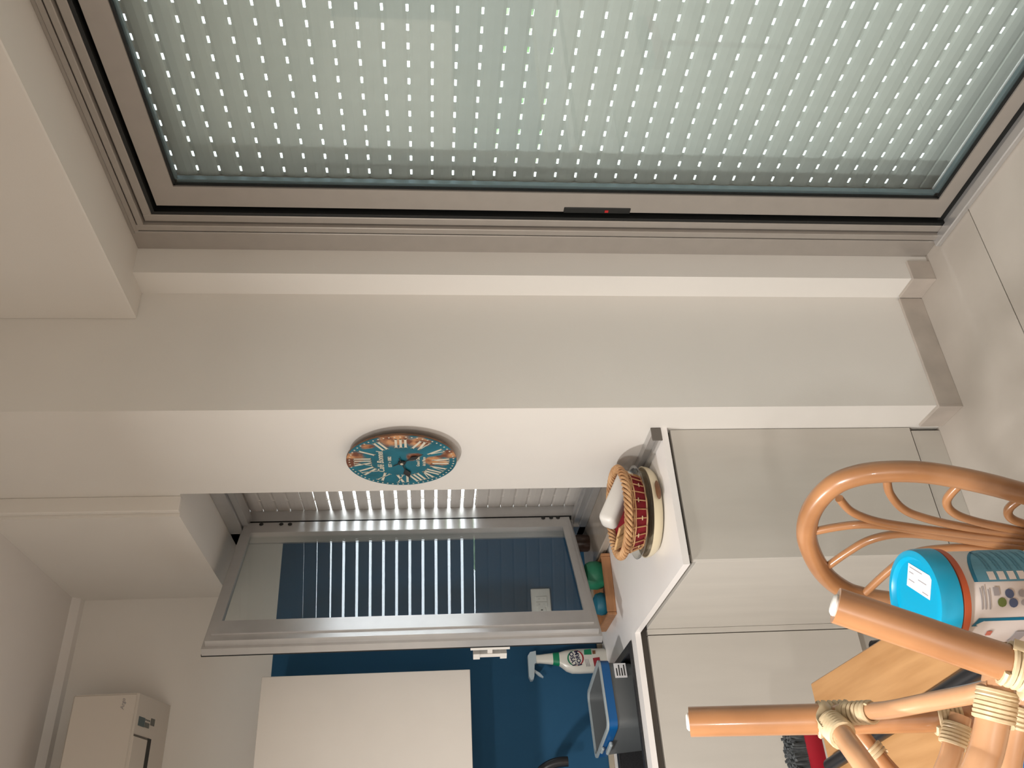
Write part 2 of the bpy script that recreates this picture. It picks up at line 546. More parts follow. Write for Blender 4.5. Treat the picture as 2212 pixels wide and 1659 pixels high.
ring(gb, (s0 + .001, s1 - .001, z0 - .003, z1 + .003), (s0 + .02, s1 - .02, z0 + .02, z1 - .02), TH * .98, TH + .006)
gb.prism([(s0 - .004, z0), (s0, z0), (s0, z1), (s0 - .004, z1)], .004, TH, lambda a, b_, c: SP(a, b_, c))
gb.build('sash_seal', m_black, ws)
B().prism([(gi0 - .004, zi0 - .004), (gi1 + .004, zi0 - .004), (gi1 + .004, zi1 + .004), (gi0 - .004, zi1 + .004)], .014, .019, lambda a, b_, c: SP(a, b_, c)).build('glass_pane', m_wglass, ws)
for s, z in ((-.006, 2.284), (-.004, 2.204), (-.003, 2.169), (-.012, 1.125), (-.013, 1.091), (-.013, 1.062)):
    bb_ = B()
    pts = [(s + .0085 * math.cos(a * math.pi / 6), z + .0085 * math.sin(a * math.pi / 6)) for a in range(12)]
    bb_.prism(pts, -.0085, -.005, lambda a, b_, c: SP(a, b_, c))
    bb_.build('screw_cap', m_black, ws)
hf = lambda a, b_, c: SP(a, b_, c)
hb_ = B()
hb_.prism([(.662, 1.325), (.690, 1.325), (.690, 1.462), (.662, 1.462)], TH + .006, TH + .016, hf)
hb_.prism([(.670, 1.385), (.684, 1.385), (.684, 1.402), (.670, 1.402)], TH + .010, TH + .052, hf)
hb_.prism([(.668, 1.335), (.688, 1.335), (.688, 1.452), (.668, 1.452)], TH + .036, TH + .050, hf)
hb_.prism([(.665, 1.335), (.691, 1.335), (.691, 1.358), (.665, 1.358)], TH + .033, TH + .056, hf)
hb_.prism([(.665, 1.429), (.691, 1.429), (.691, 1.452), (.665, 1.452)], TH + .033, TH + .056, hf)
hb_.build('handle', m_plastic, ws)

# roller shutter of the kitchen window: middle slats parted, the rest closed
ks = thing('roller_shutter', (1.51, 3.05, .95), 'pale roller shutter with bright open slits outside the kitchen window', 'shutter')
P2 = .0554
kfirst = {}
for k in range(-9, 19):
    zc = 1.464 + k * P2                # bottom of the gap above slat k-1
    kind = 'open' if 0 <= k <= 10 else ('half' if k in (11, 12) else 'shut')
    gap = {'open': .0115, 'half': .003, 'shut': .0}[kind]
    if kind not in kfirst:
        b = B()
        hgt = P2 - gap - (.0022 if kind == 'shut' else 0)
        b.prism([(1.503, 0), (1.500, .006), (1.499, hgt * .5), (1.500, hgt - .006), (1.503, hgt), (1.511, hgt), (1.511, 0)], YO, 3.41, lambda a, z, c: (a, c, z))
        if kind == 'shut':
            b.box((1.504, YO, hgt - .001), (1.507, 3.395, P2))
        for yy in (3.305, 2.95):
            b.box((1.499, yy - .003, hgt - .004), (1.509, yy + .003, P2 + .002))
        o = b.build('slat', m_slatw, ks)
        kfirst[kind] = o.data
    else:
        o = link('slat', kfirst[kind], ks)
    o.location.z = zc + gap / 2 - P2 + .0
    # the slat lies below its gap
B().box((1.494, 3.408, .935), (1.530, YB, ZH)).build('guide_rail', m_alu2, ks)
B().box((1.494, YO - .03, .935), (1.530, YO - .001, ZH)).build('guide_rail', m_alu2, ks)

# ------------------------------------------------------------------ wall clock
CX, CY, CZ, CR = 1.2070, 2.3856, 1.6859, .1678
ck = thing('wall_clock', (XC, CY, CZ), 'round teal wall clock with cream Roman numerals and rusty patches', 'clock')
def dialmat():
    m = mat('clock_dial_print', (0.008, 0.125, 0.175), 0.55, var=0.25, scale=14)
    nt = m.node_tree
    p = nt.nodes['Principled BSDF']
    cur = p.inputs['Base Color'].links[0].from_socket
    ge = nt.nodes.new('ShaderNodeTexCoord')
    nz = nt.nodes.new('ShaderNodeTexNoise')
    nz.inputs['Scale'].default_value = 26
    nz.inputs['Detail'].default_value = 6
    nt.links.new(ge.outputs['Object'], nz.inputs['Vector'])
    # (right, up, radius, stretch) on the dial
    for a, b, r, sx in ((.030, .150, .040, 1.0), (-.010, .160, .022, 1.0), (.145, .020, .050, .7), (.125, -.055, .038, .8), (.030, -.040, .026, 1.0), (.005, -.095, .034, .9), (-.012, -.130, .026, 1.0), (.045, -.150, .03, 1), (.10, .10, .02, 1)):
        ds = nt.nodes.new('ShaderNodeVectorMath')
        ds.operation = 'DISTANCE'
        ds.inputs[1].default_value = (CX, CY - a, CZ + b)
        nt.links.new(ge.outputs['Object'], ds.inputs[0])
        ad = nt.nodes.new('ShaderNodeMath')
        ad.operation = 'MULTIPLY_ADD'
        nt.links.new(nz.outputs['Fac'], ad.inputs[0])
        ad.inputs[1].default_value = .07
        nt.links.new(ds.outputs['Value'], ad.inputs[2])
        rp = nt.nodes.new('ShaderNodeValToRGB')
        rp.color_ramp.elements[0].position = (r + .035) * .85
        rp.color_ramp.elements[0].color = (1, 1, 1, 1)
        rp.color_ramp.elements[1].position = r + .035
        rp.color_ramp.elements[1].color = (0, 0, 0, 1)
        nt.links.new(ad.outputs[0], rp.inputs[0])
        c2 = nt.nodes.new('ShaderNodeValToRGB')
        c2.color_ramp.elements[0].position = .42
        c2.color_ramp.elements[0].color = (.16, .055, .03, 1)
        c2.color_ramp.elements[1].position = .58
        c2.color_ramp.elements[1].color = (.55, .27, .12, 1)
        nt.links.new(nz.outputs['Fac'], c2.inputs[0])
        mx = nt.nodes.new('ShaderNodeMix')
        mx.data_type = 'RGBA'
        nt.links.new(rp.outputs[0], mx.inputs['Factor'])
        nt.links.new(cur, mx.inputs[6])
        nt.links.new(c2.outputs[0], mx.inputs[7])
        cur = mx.outputs[2]
    nt.links.new(cur, p.inputs['Base Color'])
    return m
def CK(a, b, x=0.0):
    return (CX - x, CY - a, CZ + b)
circ = [(CR * math.cos(2 * math.pi * k / 96), CR * math.sin(2 * math.pi * k / 96)) for k in range(96)]
B().prism(circ, 0, -.006, lambda a, b, c: CK(a, b, c)).build('dial', dialmat(), ck)
rimc = [(q[0] * 1.004, q[1] * 1.004) for q in circ]
B().prism(rimc, -.0005, -.0062, lambda a, b, c: CK(a, b, c)).build('rim', m_brown, ck)
B().box((CX + .006, CY - .035, CZ - .035), (XC, CY + .035, CZ + .035), .003).build('movement_case', m_black, ck)
def stroke(b, ang, p, q, wd):
    # p, q in numeral space: (across, along); along runs outward on the dial
    ca, sa = math.cos(ang), math.sin(ang)
    ox, oy = sa, ca            # outward
    tx, ty = ca, -sa           # clockwise tangent
    P = Vector((p[0], p[1]))
    Q = Vector((q[0], q[1]))
    d = (Q - P).normalized()
    n = Vector((-d.y, d.x)) * wd / 2
    poly = []
    for v in (P + n, Q + n, Q - n, P - n):
        poly.append((tx * v.x + ox * v.y, ty * v.x + oy * v.y))
    b.prism(poly, .0003, .0012, lambda a, c, e: CK(a, c, e))
GL = {'I': .011, 'V': .026, 'X': .026}
for hnum, txt in enumerate(('XII', 'I', 'II', 'III', 'IV', 'V', 'VI', 'VII', 'VIII', 'IX', 'X', 'XI')):
    ang = hnum * math.pi / 6
    b = B()
    wtot = sum(GL[c] for c in txt) + .003 * (len(txt) - 1)
    x = -wtot / 2
    r0, r1 = .092, .146
    for c in txt:
        wd = GL[c]
        if c == 'I':
            xm = x + wd / 2
            stroke(b, ang, (xm, r0), (xm, r1), .0072)
            stroke(b, ang, (x, r0 + .001), (x + wd, r0 + .001), .002)
            stroke(b, ang, (x, r1 - .001), (x + wd, r1 - .001), .002)
        elif c == 'V':
            stroke(b, ang, (x + .005, r1), (x + wd * .5, r0), .0075)
            stroke(b, ang, (x + wd - .004, r1), (x + wd * .52, r0), .0028)
            stroke(b, ang, (x, r1 - .001), (x + .012, r1 - .001), .002)
            stroke(b, ang, (x + wd - .009, r1 - .001), (x + wd, r1 - .001), .002)
        else:
            stroke(b, ang, (x + .004, r1), (x + wd - .004, r0), .0075)
            stroke(b, ang, (x + wd - .004, r1), (x + .004, r0), .0028)
            for rr in (r0 + .001, r1 - .001):
                stroke(b, ang, (x, rr), (x + .010, rr), .002)
                stroke(b, ang, (x + wd - .010, rr), (x + wd, rr), .002)
        x += wd + .003
    b.build('numeral', m_numer, ck)
b = B()
for k in range(60):
    a = k * math.pi / 30
    cx, cy = .159 * math.sin(a), .159 * math.cos(a)
    b.prism([(cx + .0028 * math.cos(q * math.pi / 4), cy + .0028 * math.sin(q * math.pi / 4)) for q in range(8)], .0003, .001, lambda a_, b_, c: CK(a_, b_, c))
b.build('minute_dots', m_numer, ck)
MC = frame(CK(0, .064, .0008), (0, -1, 0), (0, 0, 1))
text('lettering', 'Café Bonnel', .028, MC, m_numer, ck, shear=.25, bold=.0004)
text('lettering', 'EST + 1882', .015, frame(CK(0, .036, .0008), (0, -1, 0), (0, 0, 1)), m_numer, ck, bold=.0003)
text('lettering', 'Grand Café', .014, frame(CK(0, -.050, .0008), (0, -1, 0), (0, 0, 1)), m_numer, ck, bold=.0003)
text('lettering', 'de la Place', .014, frame(CK(0, -.068, .0008), (0, -1, 0), (0, 0, 1)), m_numer, ck, bold=.0003)
def hand(ang, ln, wd, x):
    ca, sa = math.cos(ang), math.sin(ang)
    f = lambda a, b_, c: CK(ca * a + sa * b_, -sa * a + ca * b_, c)
    b = B()
    b.prism([(-.0016, -.035), (.0016, -.035), (.0016, ln * .35), (wd, ln * .55), (.0016, ln * .78), (0, ln), (-.0016, ln * .78), (-wd, ln * .55), (-.0016, ln * .35)], x, x + .0012, f)
    return b
hand(R(141), .085, .011, .004).build('hour_hand', m_inkb, ck)
hand(R(258), .125, .012, .006).build('minute_hand', m_inkb, ck)
b = B().prism([(.012 * math.cos(q * math.pi / 10), .012 * math.sin(q * math.pi / 10)) for q in range(20)], .003, .0072, lambda a, b_, c: CK(a, b_, c))
b.build('hub', m_inkb, ck)
b = B().prism([(.0045 * math.cos(q * math.pi / 6), .0045 * math.sin(q * math.pi / 6)) for q in range(12)], .007, .010, lambda a, b_, c: CK(a, b_, c))
b.build('hub_pin', m_numer, ck)

# ------------------------------------------------------------------ kitchen units
XK, YE, YK = .8059, 2.2464, 2.9155
top = B()
zt0, zt1 = .8805, .90
top.box((XK, YE, zt0), (XC, YB, zt1))
top.box((-1.6, YK, zt0), (XK, 2.985, zt1)).box((-1.6, 3.415, zt0), (XK, YB, zt1))
top.box((.790, 2.985, zt0), (XK, 3.415, zt1)).box((-1.6, 2.985, zt0), (.06, 3.415, zt1))
wt = top.build('worktop', m_top)
tag(wt, 'white L-shaped kitchen worktop under the window', 'worktop')
us = thing('worktop_upstand', (1.22, 2.3, .90), 'grey aluminium upstand strip along the worktop below the clock', 'upstand')
B().box((1.214, YE + .002, .90), (XC, YO - .0005, .931), .002).box((1.199, YE + .002, .90), (1.214, YO - .0005, .912), .002).build('profile', m_alu2, us)
B().box((1.196, YE - .002, .8995), (XC, YE + .0018, .932), .002).build('end_cap', m_groove, us)
bs = B().box((-1.6, YB - .012, .90), (1.2, YB, .921), .002).build('wall_strip', m_beige)
tag(bs, 'narrow beige strip where the blue wall meets the worktop', 'trim')

XP = .822
kb = thing('base_cabinet', (1.03, 2.6, 0), 'taupe base cabinet under the window worktop, end panel to the door', 'cabinet')
B().box((XP, YE + .010, .098), (XC - .002, YE + .028, .868), .001).build('end_panel', m_unit, kb)
B().box((XP, YE + .0285, .098), (XP + .018, YK + .018, .852), .001).build('front_panel', m_unit, kb)
B().box((XP + .022, YE + .029, .845), (XC - .003, YB - .01, .8795)).build('groove_profile', m_groove, kb)
B().box((XP + .012, YE + .012, .0), (XC - .012, YE + .028, .094), .001).box((XP + .03, YE + .03, 0), (XP + .045, YK + .05, .094)).build('plinth', m_unit, kb)
B().box((XP + .02, YE + .03, .094), (XC - .003, YB - .005, .84)).build('carcass', m_unit, kb)

kd = thing('sink_cabinet', (.3, 3.2, 0), 'taupe base cabinet with a wide door below the sink', 'cabinet')
YD = YK + .016
B().box((.803, YD, .098), (XP - .0005, YD + .018, .852), .001).build('corner_filler', m_unit, kd)
B().box((.203, YD, .098), (.7995, YD + .018, .852), .001).build('door', m_unit, kd)
B().box((-.40, YD, .098), (.199, YD + .018, .852), .001).build('door', m_unit, kd)
B().box((-1.0, YD, .098), (-.404, YD + .018, .852), .001).build('door', m_unit, kd)
B().box((-1.6, YD + .022, .845), (XP + .02, YD + .05, .8795)).build('groove_profile', m_groove, kd)
B().box((-1.6, YD + .045, 0), (XP + .02, YD + .06, .094), .001).build('plinth', m_unit, kd)
cb_ = B().box((-1.6, YD + .019, .094), (.05, YB - .005, .84)).box((.05, YD + .019, .094), (XP + .018, YB - .005, .66))
cb_.build('carcass', m_unit, kd)

# sink
sk = thing('kitchen_sink', (.42, 3.2, .9), 'black granite sink set into the white worktop', 'sink')
b = B()
for a, c in (((.052, 2.977), (.798, 3.005)), ((.052, 3.385), (.798, 3.423)), ((.765, 3.005), (.798, 3.385)), ((.052, 3.005), (.085, 3.385))):
    b.box((a[0], a[1], .9), (c[0], c[1], .9075), .003)
b.build('rim', m_sink, sk)
b = B()
b.box((.0755, 2.995, .70), (.085, 3.395, .902)).box((.765, 2.995, .70), (.7745, 3.395, .902))
b.box((.085, 2.995, .70), (.765, 3.005, .902)).box((.085, 3.385, .70), (.765, 3.395, .902)).box((.0755, 2.995, .69), (.7745, 3.395, .70))
b.build('basin', m_sink, sk)
B().lathe([(.03, 0), (.03, .003), (.022, .004)], (.38, 3.2, .70), 20).build('drain', m_alu2, sk)

# tap
tp = thing('kitchen_tap', (.27, 3.44, .9), 'black gooseneck tap arching over the sink', 'tap')
B().tube(spline([(.462, 3.300, 1.112), (.4605, 3.301, 1.150), (.448, 3.309, 1.190), (.420, 3.330, 1.225), (.372, 3.365, 1.250), (.318, 3.405, 1.235), (.280, 3.440, 1.19), (.270, 3.454, 1.12), (.270, 3.454, .93)], 6), .0175, 16).build('spout', m_blackm, tp, True)
B().lathe([(.026, 0), (.026, .03), (.02, .04)], (.27, 3.454, .90), 20).build('base', m_blackm, tp, True)
B().tube([(.27, 3.454, .96), (.225, 3.454, .975), (.19, 3.454, 1.0)], .007, 10).build('lever', m_blackm, tp, True)

# wall cabinet
wc = thing('wall_cabinet', (.2, 3.35, 1.4585), 'white wall cabinet on the blue wall', 'cabinet')
B().box((-1.0, 3.195, 1.460), (.7655, YB - .001, 2.191), .001).build('carcass', m_cab, wc)
B().box((.170, 3.1753, 1.4585), (.7662, 3.194, 2.1924), .0015).build('door', m_cab, wc)
B().box((-.430, 3.1753, 1.4585), (.167, 3.194, 2.1924), .0015).build('door', m_cab, wc)

# air conditioner
ac = thing('air_conditioner', (.35, 3.4, 2.6), 'white wall-mounted air conditioner high on the kitchen wall', 'air conditioner')
B().prism([(YB - .001, 2.872), (3.318, 2.872), (3.300, 2.858), (3.300, 2.646), (3.306, 2.6405), (YB - .001, 2.588)], -.06, .7555, lambda a, b_, c: (c, a, b_)).build('housing', m_ac, ac)
B().box((-.055, 3.2955, 2.648), (.7515, 3.3005, 2.862), .002).build('front_panel', m_ac, ac)
def ACP(a, b_, c):
    # a = x, b_ = y on the sloping underside, c = offset downwards
    z = 2.643 - (b_ - 3.3) * .053 / .22 - .0012
    return (a, b_, z - c)
def acpatch(name, x0, x1, y0, y1, m, t=.0015):
    B().prism([(x0, y0), (x1, y0), (x1, y1), (x0, y1)], -.001, t, ACP).build(name, m, ac)
acpatch('display', .650, .681, 3.324, 3.364, m_teal)
acpatch('display', .651, .668, 3.368, 3.396, m_grey2)
acpatch('sensor_window', .664, .688, 3.404, 3.429, m_grey2)
for i in range(3):
    acpatch('icon', .674, .679, 3.369 + i * .011, 3.375 + i * .011, m_grey2)
acpatch('air_slot', -.03, .619, 3.398, 3.424, m_black)
acpatch('louvre_edge', .612, .619, 3.309, 3.398, m_groove)
acpatch('louvre', -.03, .611, 3.306, 3.396, m_ac, .003)
text('brand_lettering', 'Argo', .019, frame((.718, 3.2948, 2.690), (1, 0, 0), (0, 0, 1)), m_lblgrey, ac, shear=.3)

# socket plate
spt = thing('socket_plate', (1.11, YB, 1.1), 'white switch and socket plate on the blue wall, seen through the sash', 'socket')
b = B().box((1.050, YB - .010, 1.096), (1.1725, YB, 1.179), .009, seg=3)
b.build('plate', m_plastic, spt, True)
for xx in (1.126, 1.103):
    sw = B().box((xx - .0105, YB - .013, 1.112), (xx + .0105, YB - .009, 1.160), .001).build('switch', m_plastic, spt)
    text('mark', '0', .009, frame((xx, YB - .0133, 1.146), (1, 0, 0), (0, 0, 1)), m_lblgrey, sw)
    text('mark', 'I', .009, frame((xx, YB - .0133, 1.126), (1, 0, 0), (0, 0, 1)), m_lblgrey, sw)
sc = B().lathe([(.019, 0), (.017, .004), (.008, .005)], (0, 0, 0), 20)
sc.build('socket', m_plastic, spt, False, Matrix.Translation((1.078, YB - .009, 1.136)) @ Matrix.Rotation(R(90), 4, 'X'))
B().box((1.076, YB - .0155, 1.133), (1.080, YB - .0135, 1.141)).build('socket_hole', m_black, spt)

# ------------------------------------------------------------------ things by the sink
bt = thing('spray_bottle', (.853, 3.468, .9), 'white trigger spray bottle with green, navy and red label by the sink', 'bottle')
def superlathe(prof, c, seg=32, ex=3.0):
    b = B()
    rings = []
    for w_, d_, z, ox in prof:
        rg = []
        for k in range(seg):
            t = 2 * math.pi * k / seg
            ct, st = math.cos(t), math.sin(t)
            rg.append(b.bm.verts.new((c[0] + ox + w_ * math.copysign(abs(ct) ** (2 / ex), ct), c[1] + d_ * math.copysign(abs(st) ** (2 / ex), st), c[2] + z)))
        rings.append(rg)
    for A, Q in zip(rings, rings[1:]):
        for k in range(seg):
            b.bm.faces.new((A[k], A[(k + 1) % seg], Q[(k + 1) % seg], Q[k]))
    b.bm.faces.new(rings[0][::-1])
    b.bm.faces.new(rings[-1])
    return b
bc = (.853, 3.468, .9)
superlathe([(.042, .026, 0, 0), (.046, .029, .006, 0), (.047, .030, .06, 0), (.0475, .030, .11, 0), (.046, .029, .14, 0), (.040, .028, .162, .003), (.031, .026, .178, .008), (.025, .023, .190, .011)], bc).build('body', m_bottle, bt, True)
superlathe([(.0262, .0232, .190, .011), (.0225, .021, .215, .013)], bc).build('neck_band', m_green, bt, True)
superlathe([(.0215, .020, .215, .013), (.0185, .018, .245, .014), (.016, .016, .268, .014), (.0165, .016, .272, .014), (.0165, .016, .285, .014)], bc).build('collar', m_bottle, bt, True)
b = B().prism([(.896, 1.182), (.892, 1.205), (.878, 1.215), (.800, 1.215), (.784, 1.208), (.786, 1.198), (.800, 1.194), (.845, 1.190), (.85, 1.182)], 3.452, 3.484, lambda a, b_, c: (a, c, b_))
b.build('spray_head', m_trig, bt)
B().prism([(.828, 1.194), (.818, 1.194), (.800, 1.172), (.793, 1.158), (.797, 1.157), (.812, 1.170)], 3.462, 3.474, lambda a, b_, c: (a, c, b_)).build('trigger', m_trig, bt)
yl = bc[1] - .0302
def flat(name, poly, m, par, y, t=.0006):
    return B().prism(poly, y, y + t, lambda a, b_, c: (a, c, b_)).build(name, m, par)
def ell(cx, cz, rx, rz, rot=0, n=28):
    return [(cx + rx * math.cos(2 * math.pi * k / n) * math.cos(rot) - rz * math.sin(2 * math.pi * k / n) * math.sin(rot), cz + rx * math.cos(2 * math.pi * k / n) * math.sin(rot) + rz * math.sin(2 * math.pi * k / n) * math.cos(rot)) for k in range(n)]
rr = R(12)
flat('logo_oval', ell(.858, 1.029, .030, .031, rr), m_green, bt, yl - .0004)
flat('logo_oval', ell(.858, 1.024, .030, .030, rr), m_red2, bt, yl - .0007)
flat('logo_oval', ell(.858, 1.027, .0285, .027, rr), m_bottle, bt, yl - .0010)
er, eu = (math.cos(rr), 0, math.sin(rr)), (-math.sin(rr), 0, math.cos(rr))
text('lettering', 'LYSO', .023, frame((.856, yl - .0012, 1.0375), er, eu), m_ink, bt, bold=.0008)
text('lettering', 'FORM', .0225, frame((.858, yl - .0012, 1.0165), er, eu), m_ink, bt, bold=.0008)
flat('label_panel', [(.862, .992), (.890, .990), (.893, .962), (.868, .960), (.864, .978)], m_green, bt, yl + .0008)
flat('label_panel', [(.823, .954), (.856, .958), (.859, .930), (.824, .928)], m_red2, bt, yl - .0002)
flat('label_panel', [(.872, .957), (.886, .957), (.886, .945), (.872, .945)], m_brown, bt, yl - .0002)
for i in range(3):
    flat('label_line', [(.824, .972 + i * .006), (.853, .976 + i * .006), (.853, .9785 + i * .006), (.824, .9745 + i * .006)], m_lblgrey, bt, yl - .0002)

# bucket standing in the sink
bk = thing('rectangular_bucket', (.615, 3.20, .70), 'grey rectangular plastic bucket with a blue rim standing in the sink', 'bucket')
def rrect(hx_, hy_, r, z, n=5):
    out = []
    for q, (sx, sy) in enumerate(((1, 1), (-1, 1), (-1, -1), (1, -1))):
        for k in range(n + 1):
            a = q * math.pi / 2 + k * math.pi / 2 / n
            out.append((sx * (hx_ - r) + r * math.cos(a), sy * (hy_ - r) + r * math.sin(a), z))
    return out
def loft(sections, cap0=True, cap1=True):
    b = B()
    rs_ = [[b.bm.verts.new(p) for p in sct] for sct in sections]
    n = len(rs_[0])
    for A, Q in zip(rs_, rs_[1:]):
        for k in range(n):
            b.bm.faces.new((A[k], A[(k + 1) % n], Q[(k + 1) % n], Q[k]))
    if cap0:
        b.bm.faces.new(rs_[0][::-1])
    if cap1:
        b.bm.faces.new(rs_[-1])
    return b
MB = Matrix.Translation((.617, 3.207, .705)) @ Matrix.Rotation(R(11), 4, 'Z')
ZR = .300
loft([rrect(.105, .130, .03, 0), rrect(.118, .148, .03, ZR - .03), rrect(.1185, .1485, .03, ZR - .002), rrect(.1145, .1445, .028, ZR - .002), rrect(.101, .126, .028, .004)], True, True).build('body', m_grey, bk, True, MB)
loft([rrect(.1195, .1495, .03, ZR - .036), rrect(.1225, .1525, .03, ZR - .036), rrect(.1235, .1535, .03, ZR - .006), rrect(.1195, .1495, .03, ZR - .006), rrect(.1195, .1495, .03, ZR - .036)], False, False).build('blue_band', m_bluerim, bk, True, MB)
loft([rrect(.1135, .1435, .028, ZR - .006), rrect(.1245, .1545, .03, ZR - .006), rrect(.1245, .1545, .03, ZR + .001), rrect(.1135, .1435, .028, ZR + .001), rrect(.1135, .1435, .028, ZR - .006)], False, False).build('rim', m_rim, bk, True, MB)
b = B().box((-.142, -.03, ZR - .034), (-.124, .06, ZR - .022), .004).box((-.136, .02, ZR - .012), (-.124, .06, ZR - .002), .003)
b.build('grip', m_rim, bk, False, MB)
b = B().box((.050, -.1475, ZR - .095), (.102, -.1445, ZR - .052))
MS = MB @ Matrix.Translation((0, -.002, 0))
stk = b.build('price_sticker', m_paper, bk, False, MS)
for i in range(4):
    B().box((.056, -.1482, ZR - .089 + i * .009), (.096 - (i % 2) * .012, -.1474, ZR - .085 + i * .009)).build('print_line', m_inkb, stk, False, MS)

# tray with cups in the corner
tr = thing('wooden_tray', (1.07, 3.27, .9), 'small wooden tray in the corner under the open sash', 'tray')
B().box((.957, 3.170, .9), (1.176, 3.38, .912), .002).build('base', m_tray, tr)
b = B().box((.957, 3.158, .9), (1.176, 3.170, .936), .003).box((.957, 3.38, .9), (1.176, 3.392, .936), .003).box((.945, 3.158, .9), (.957, 3.392, .936), .003).box((1.176, 3.158, .9), (1.188, 3.392, .936), .003)
b.build('side', m_tray, tr)
g1 = B().lathe([(.030, 0), (.050, .012), (.056, .035), (.054, .06), (.046, .076), (.030, .082)], (1.128, 3.245, .912), 28)
tag(g1.build('green_cup', m_gcup, None, True), 'rounded green silicone cup on the wooden tray', 'cup', 'cups on the wooden tray')
g2 = B().lathe([(.025, 0), (.040, .012), (.044, .030), (.038, .050), (.022, .060)], (1.010, 3.235, .912), 28)
tag(g2.build('blue_cup', m_bcup, None, True), 'small rounded blue silicone cup on the wooden tray', 'cup', 'cups on the wooden tray')
j = B().lathe([(.032, 0), (.036, .008), (.037, .05), (.032, .066), (.026, .068)], (1.318, 3.385, .9345), 28)
tag(j.build('brown_jar', m_jar, None, True), 'squat dark brown jar on the window sill below the sash', 'jar')

# ------------------------------------------------------------------ basket on the dish
BX, BY = 1.056, 2.456
cd = thing('cream_dish', (BX, BY, .9), 'round cream enamel dish with brown handles beneath the bread basket', 'dish')
B().lathe([(.105, .0), (.128, .006), (.139, .020), (.142, .036), (.139, .036), (.134, .022), (.12, .010), (.02, .008)], (BX, BY, .9), 56).build('bowl', m_cream, cd, True)
for da in (27, 207):
    a0 = math.atan2(-BY, -BX) + R(da)
    pts = [(BX + .1445 * math.cos(a0 + R(q)), BY + .1445 * math.sin(a0 + R(q)), .9185) for q in range(-12, 13, 3)]
    B().tube(pts, [.003, .006, .0075, .008, .008, .008, .0075, .006, .003], 10, flat=1.0).build('handle', m_brown, cd, True)
gd = B().lathe([(.10, .0), (.128, .004), (.1365, .018), (.145, .024), (.146, .027), (.1405, .0265), (.133, .021), (.125, .008), (.10, .004)], (BX, BY, .9345), 56, cap=True)
tag(gd.build('glass_dish', m_dish, None, True), 'clear glass pie dish between the cream dish and the basket', 'dish')

bsk = thing('wicker_basket', (BX, BY, .945), 'round wicker bread basket with a dark red cloth lining', 'basket')
Z0 = .945
def rad(z):
    return .108 + (z - Z0) / .062 * .022
B().lathe([(.10, .0), (.106, .003), (.1275, .056), (.1255, .056), (.103, .006), (.02, .005)], (BX, BY, Z0), 56).build('lining', m_lining, bsk, True)
NS = 28
for i, z in enumerate((.005, .043, .050, .057)):
    pts = []
    for k in range(NS * 6):
        a = 2 * math.pi * k / (NS * 6)
        r = rad(Z0 + z) + .0022 + .0022 * math.sin(a * NS / 2 + i * math.pi)
        pts.append((BX + r * math.cos(a), BY + r * math.sin(a), Z0 + z))
    B().tube(pts, .0026, 6, closed=True).build('weaver', m_wick, bsk, True)
for k in range(NS):
    a = 2 * math.pi * (k + .5) / NS
    pts = [(BX + (rad(Z0 + z) + .0025) * math.cos(a), BY + (rad(Z0 + z) + .0025) * math.sin(a), Z0 + z) for z in (.004, .03, .06)]
    B().tube(pts, .0019, 6).build('stake', m_wick, bsk, True)
    if k % 2 == 0:
        z = .022 + .010 * (k % 4 == 0)
        pts = [(BX + (rad(Z0 + z) + .004) * math.cos(a + q), BY + (rad(Z0 + z) + .004) * math.sin(a + q), Z0 + z) for q in (-.055, 0, .055)]
        B().tube(pts, .0018, 6).build('stitch', m_peel, bsk, True)
for s in range(4):
    pts = []
    for k in range(200):
        a = 2 * math.pi * k / 200
        ph = a * 13 + s * math.pi / 2
        r = .1345 + .0100 * math.cos(ph)
        z = Z0 + .0675 + .0090 * math.sin(ph)
        pts.append((BX + r * math.cos(a), BY + r * math.sin(a), z))
    B().tube(pts, .0046, 7, closed=True).build('rim_braid', m_wick, bsk, True)

# white box and crackers inside
MW = Matrix.Translation((1.086, 2.425, 1.018)) @ Matrix.Rotation(R(30), 4, 'Y') @ Matrix.Rotation(R(-18), 4, 'X') @ Matrix.Rotation(R(-6), 4, 'Z')
wbx = B().box((-.092, -.036, -.027), (.092, .036, .027), .018, seg=4)
tag(wbx.build('white_case', m_plastic, None, True, MW), 'smooth white plastic case lying tilted in the basket', 'case')
for i, (cx, cy, ry, rz) in enumerate(((.994, 2.428, 52, 14), (.970, 2.462, 60, 16))):
    Mc = Matrix.Translation((cx, cy, 1.000)) @ Matrix.Rotation(R(rz), 4, 'Z') @ Matrix.Rotation(R(ry), 4, 'Y')
    c = B().box((-.040, -.028, -.004), (.040, .028, .004), .0015).build('cracker', m_cracker, None, False, Mc)
    tag(c, ('tan cracker leaning in the basket, the one next to the white case', 'tan cracker leaning in the basket, the one farther from the white case')[i], 'cracker', 'crackers in the basket')

# ------------------------------------------------------------------ table and what stands on it
TX, TY, TZ = .410, 1.938, .75
tb = thing('dining_table', (-.05, 1.2, 0), 'beech-topped table with black metal legs', 'table')
B().box((-.55, .45, TZ - .024), (TX, TY, TZ), .003).build('tabletop', m_wood, tb)
for x, y in ((TX + .006, 1.675), (-.555, 1.675), (TX + .006, .55), (-.555, .55)):
    B().tube([(x + (.05 if x > 0 else -.05), y, .0), (x, y, TZ - .030)], .016, 12).build('leg', m_blackm, tb, True)
B().box((-.48, .56, TZ - .05), (TX - .06, .60, TZ - .024)).box((-.48, TY - .32, TZ - .05), (TX - .06, TY - .28, TZ - .024)).build('apron_rail', m_blackm, tb)
tu = B().tube([(.235, 1.905, TZ + .0135), (.280, 1.33, TZ + .0135), (.287, 1.207, TZ + .0135)], .0135, 14)
tag(tu.build('black_metal_tube', m_blackm, None, True), 'long black metal tube lying along the tabletop', 'tube')

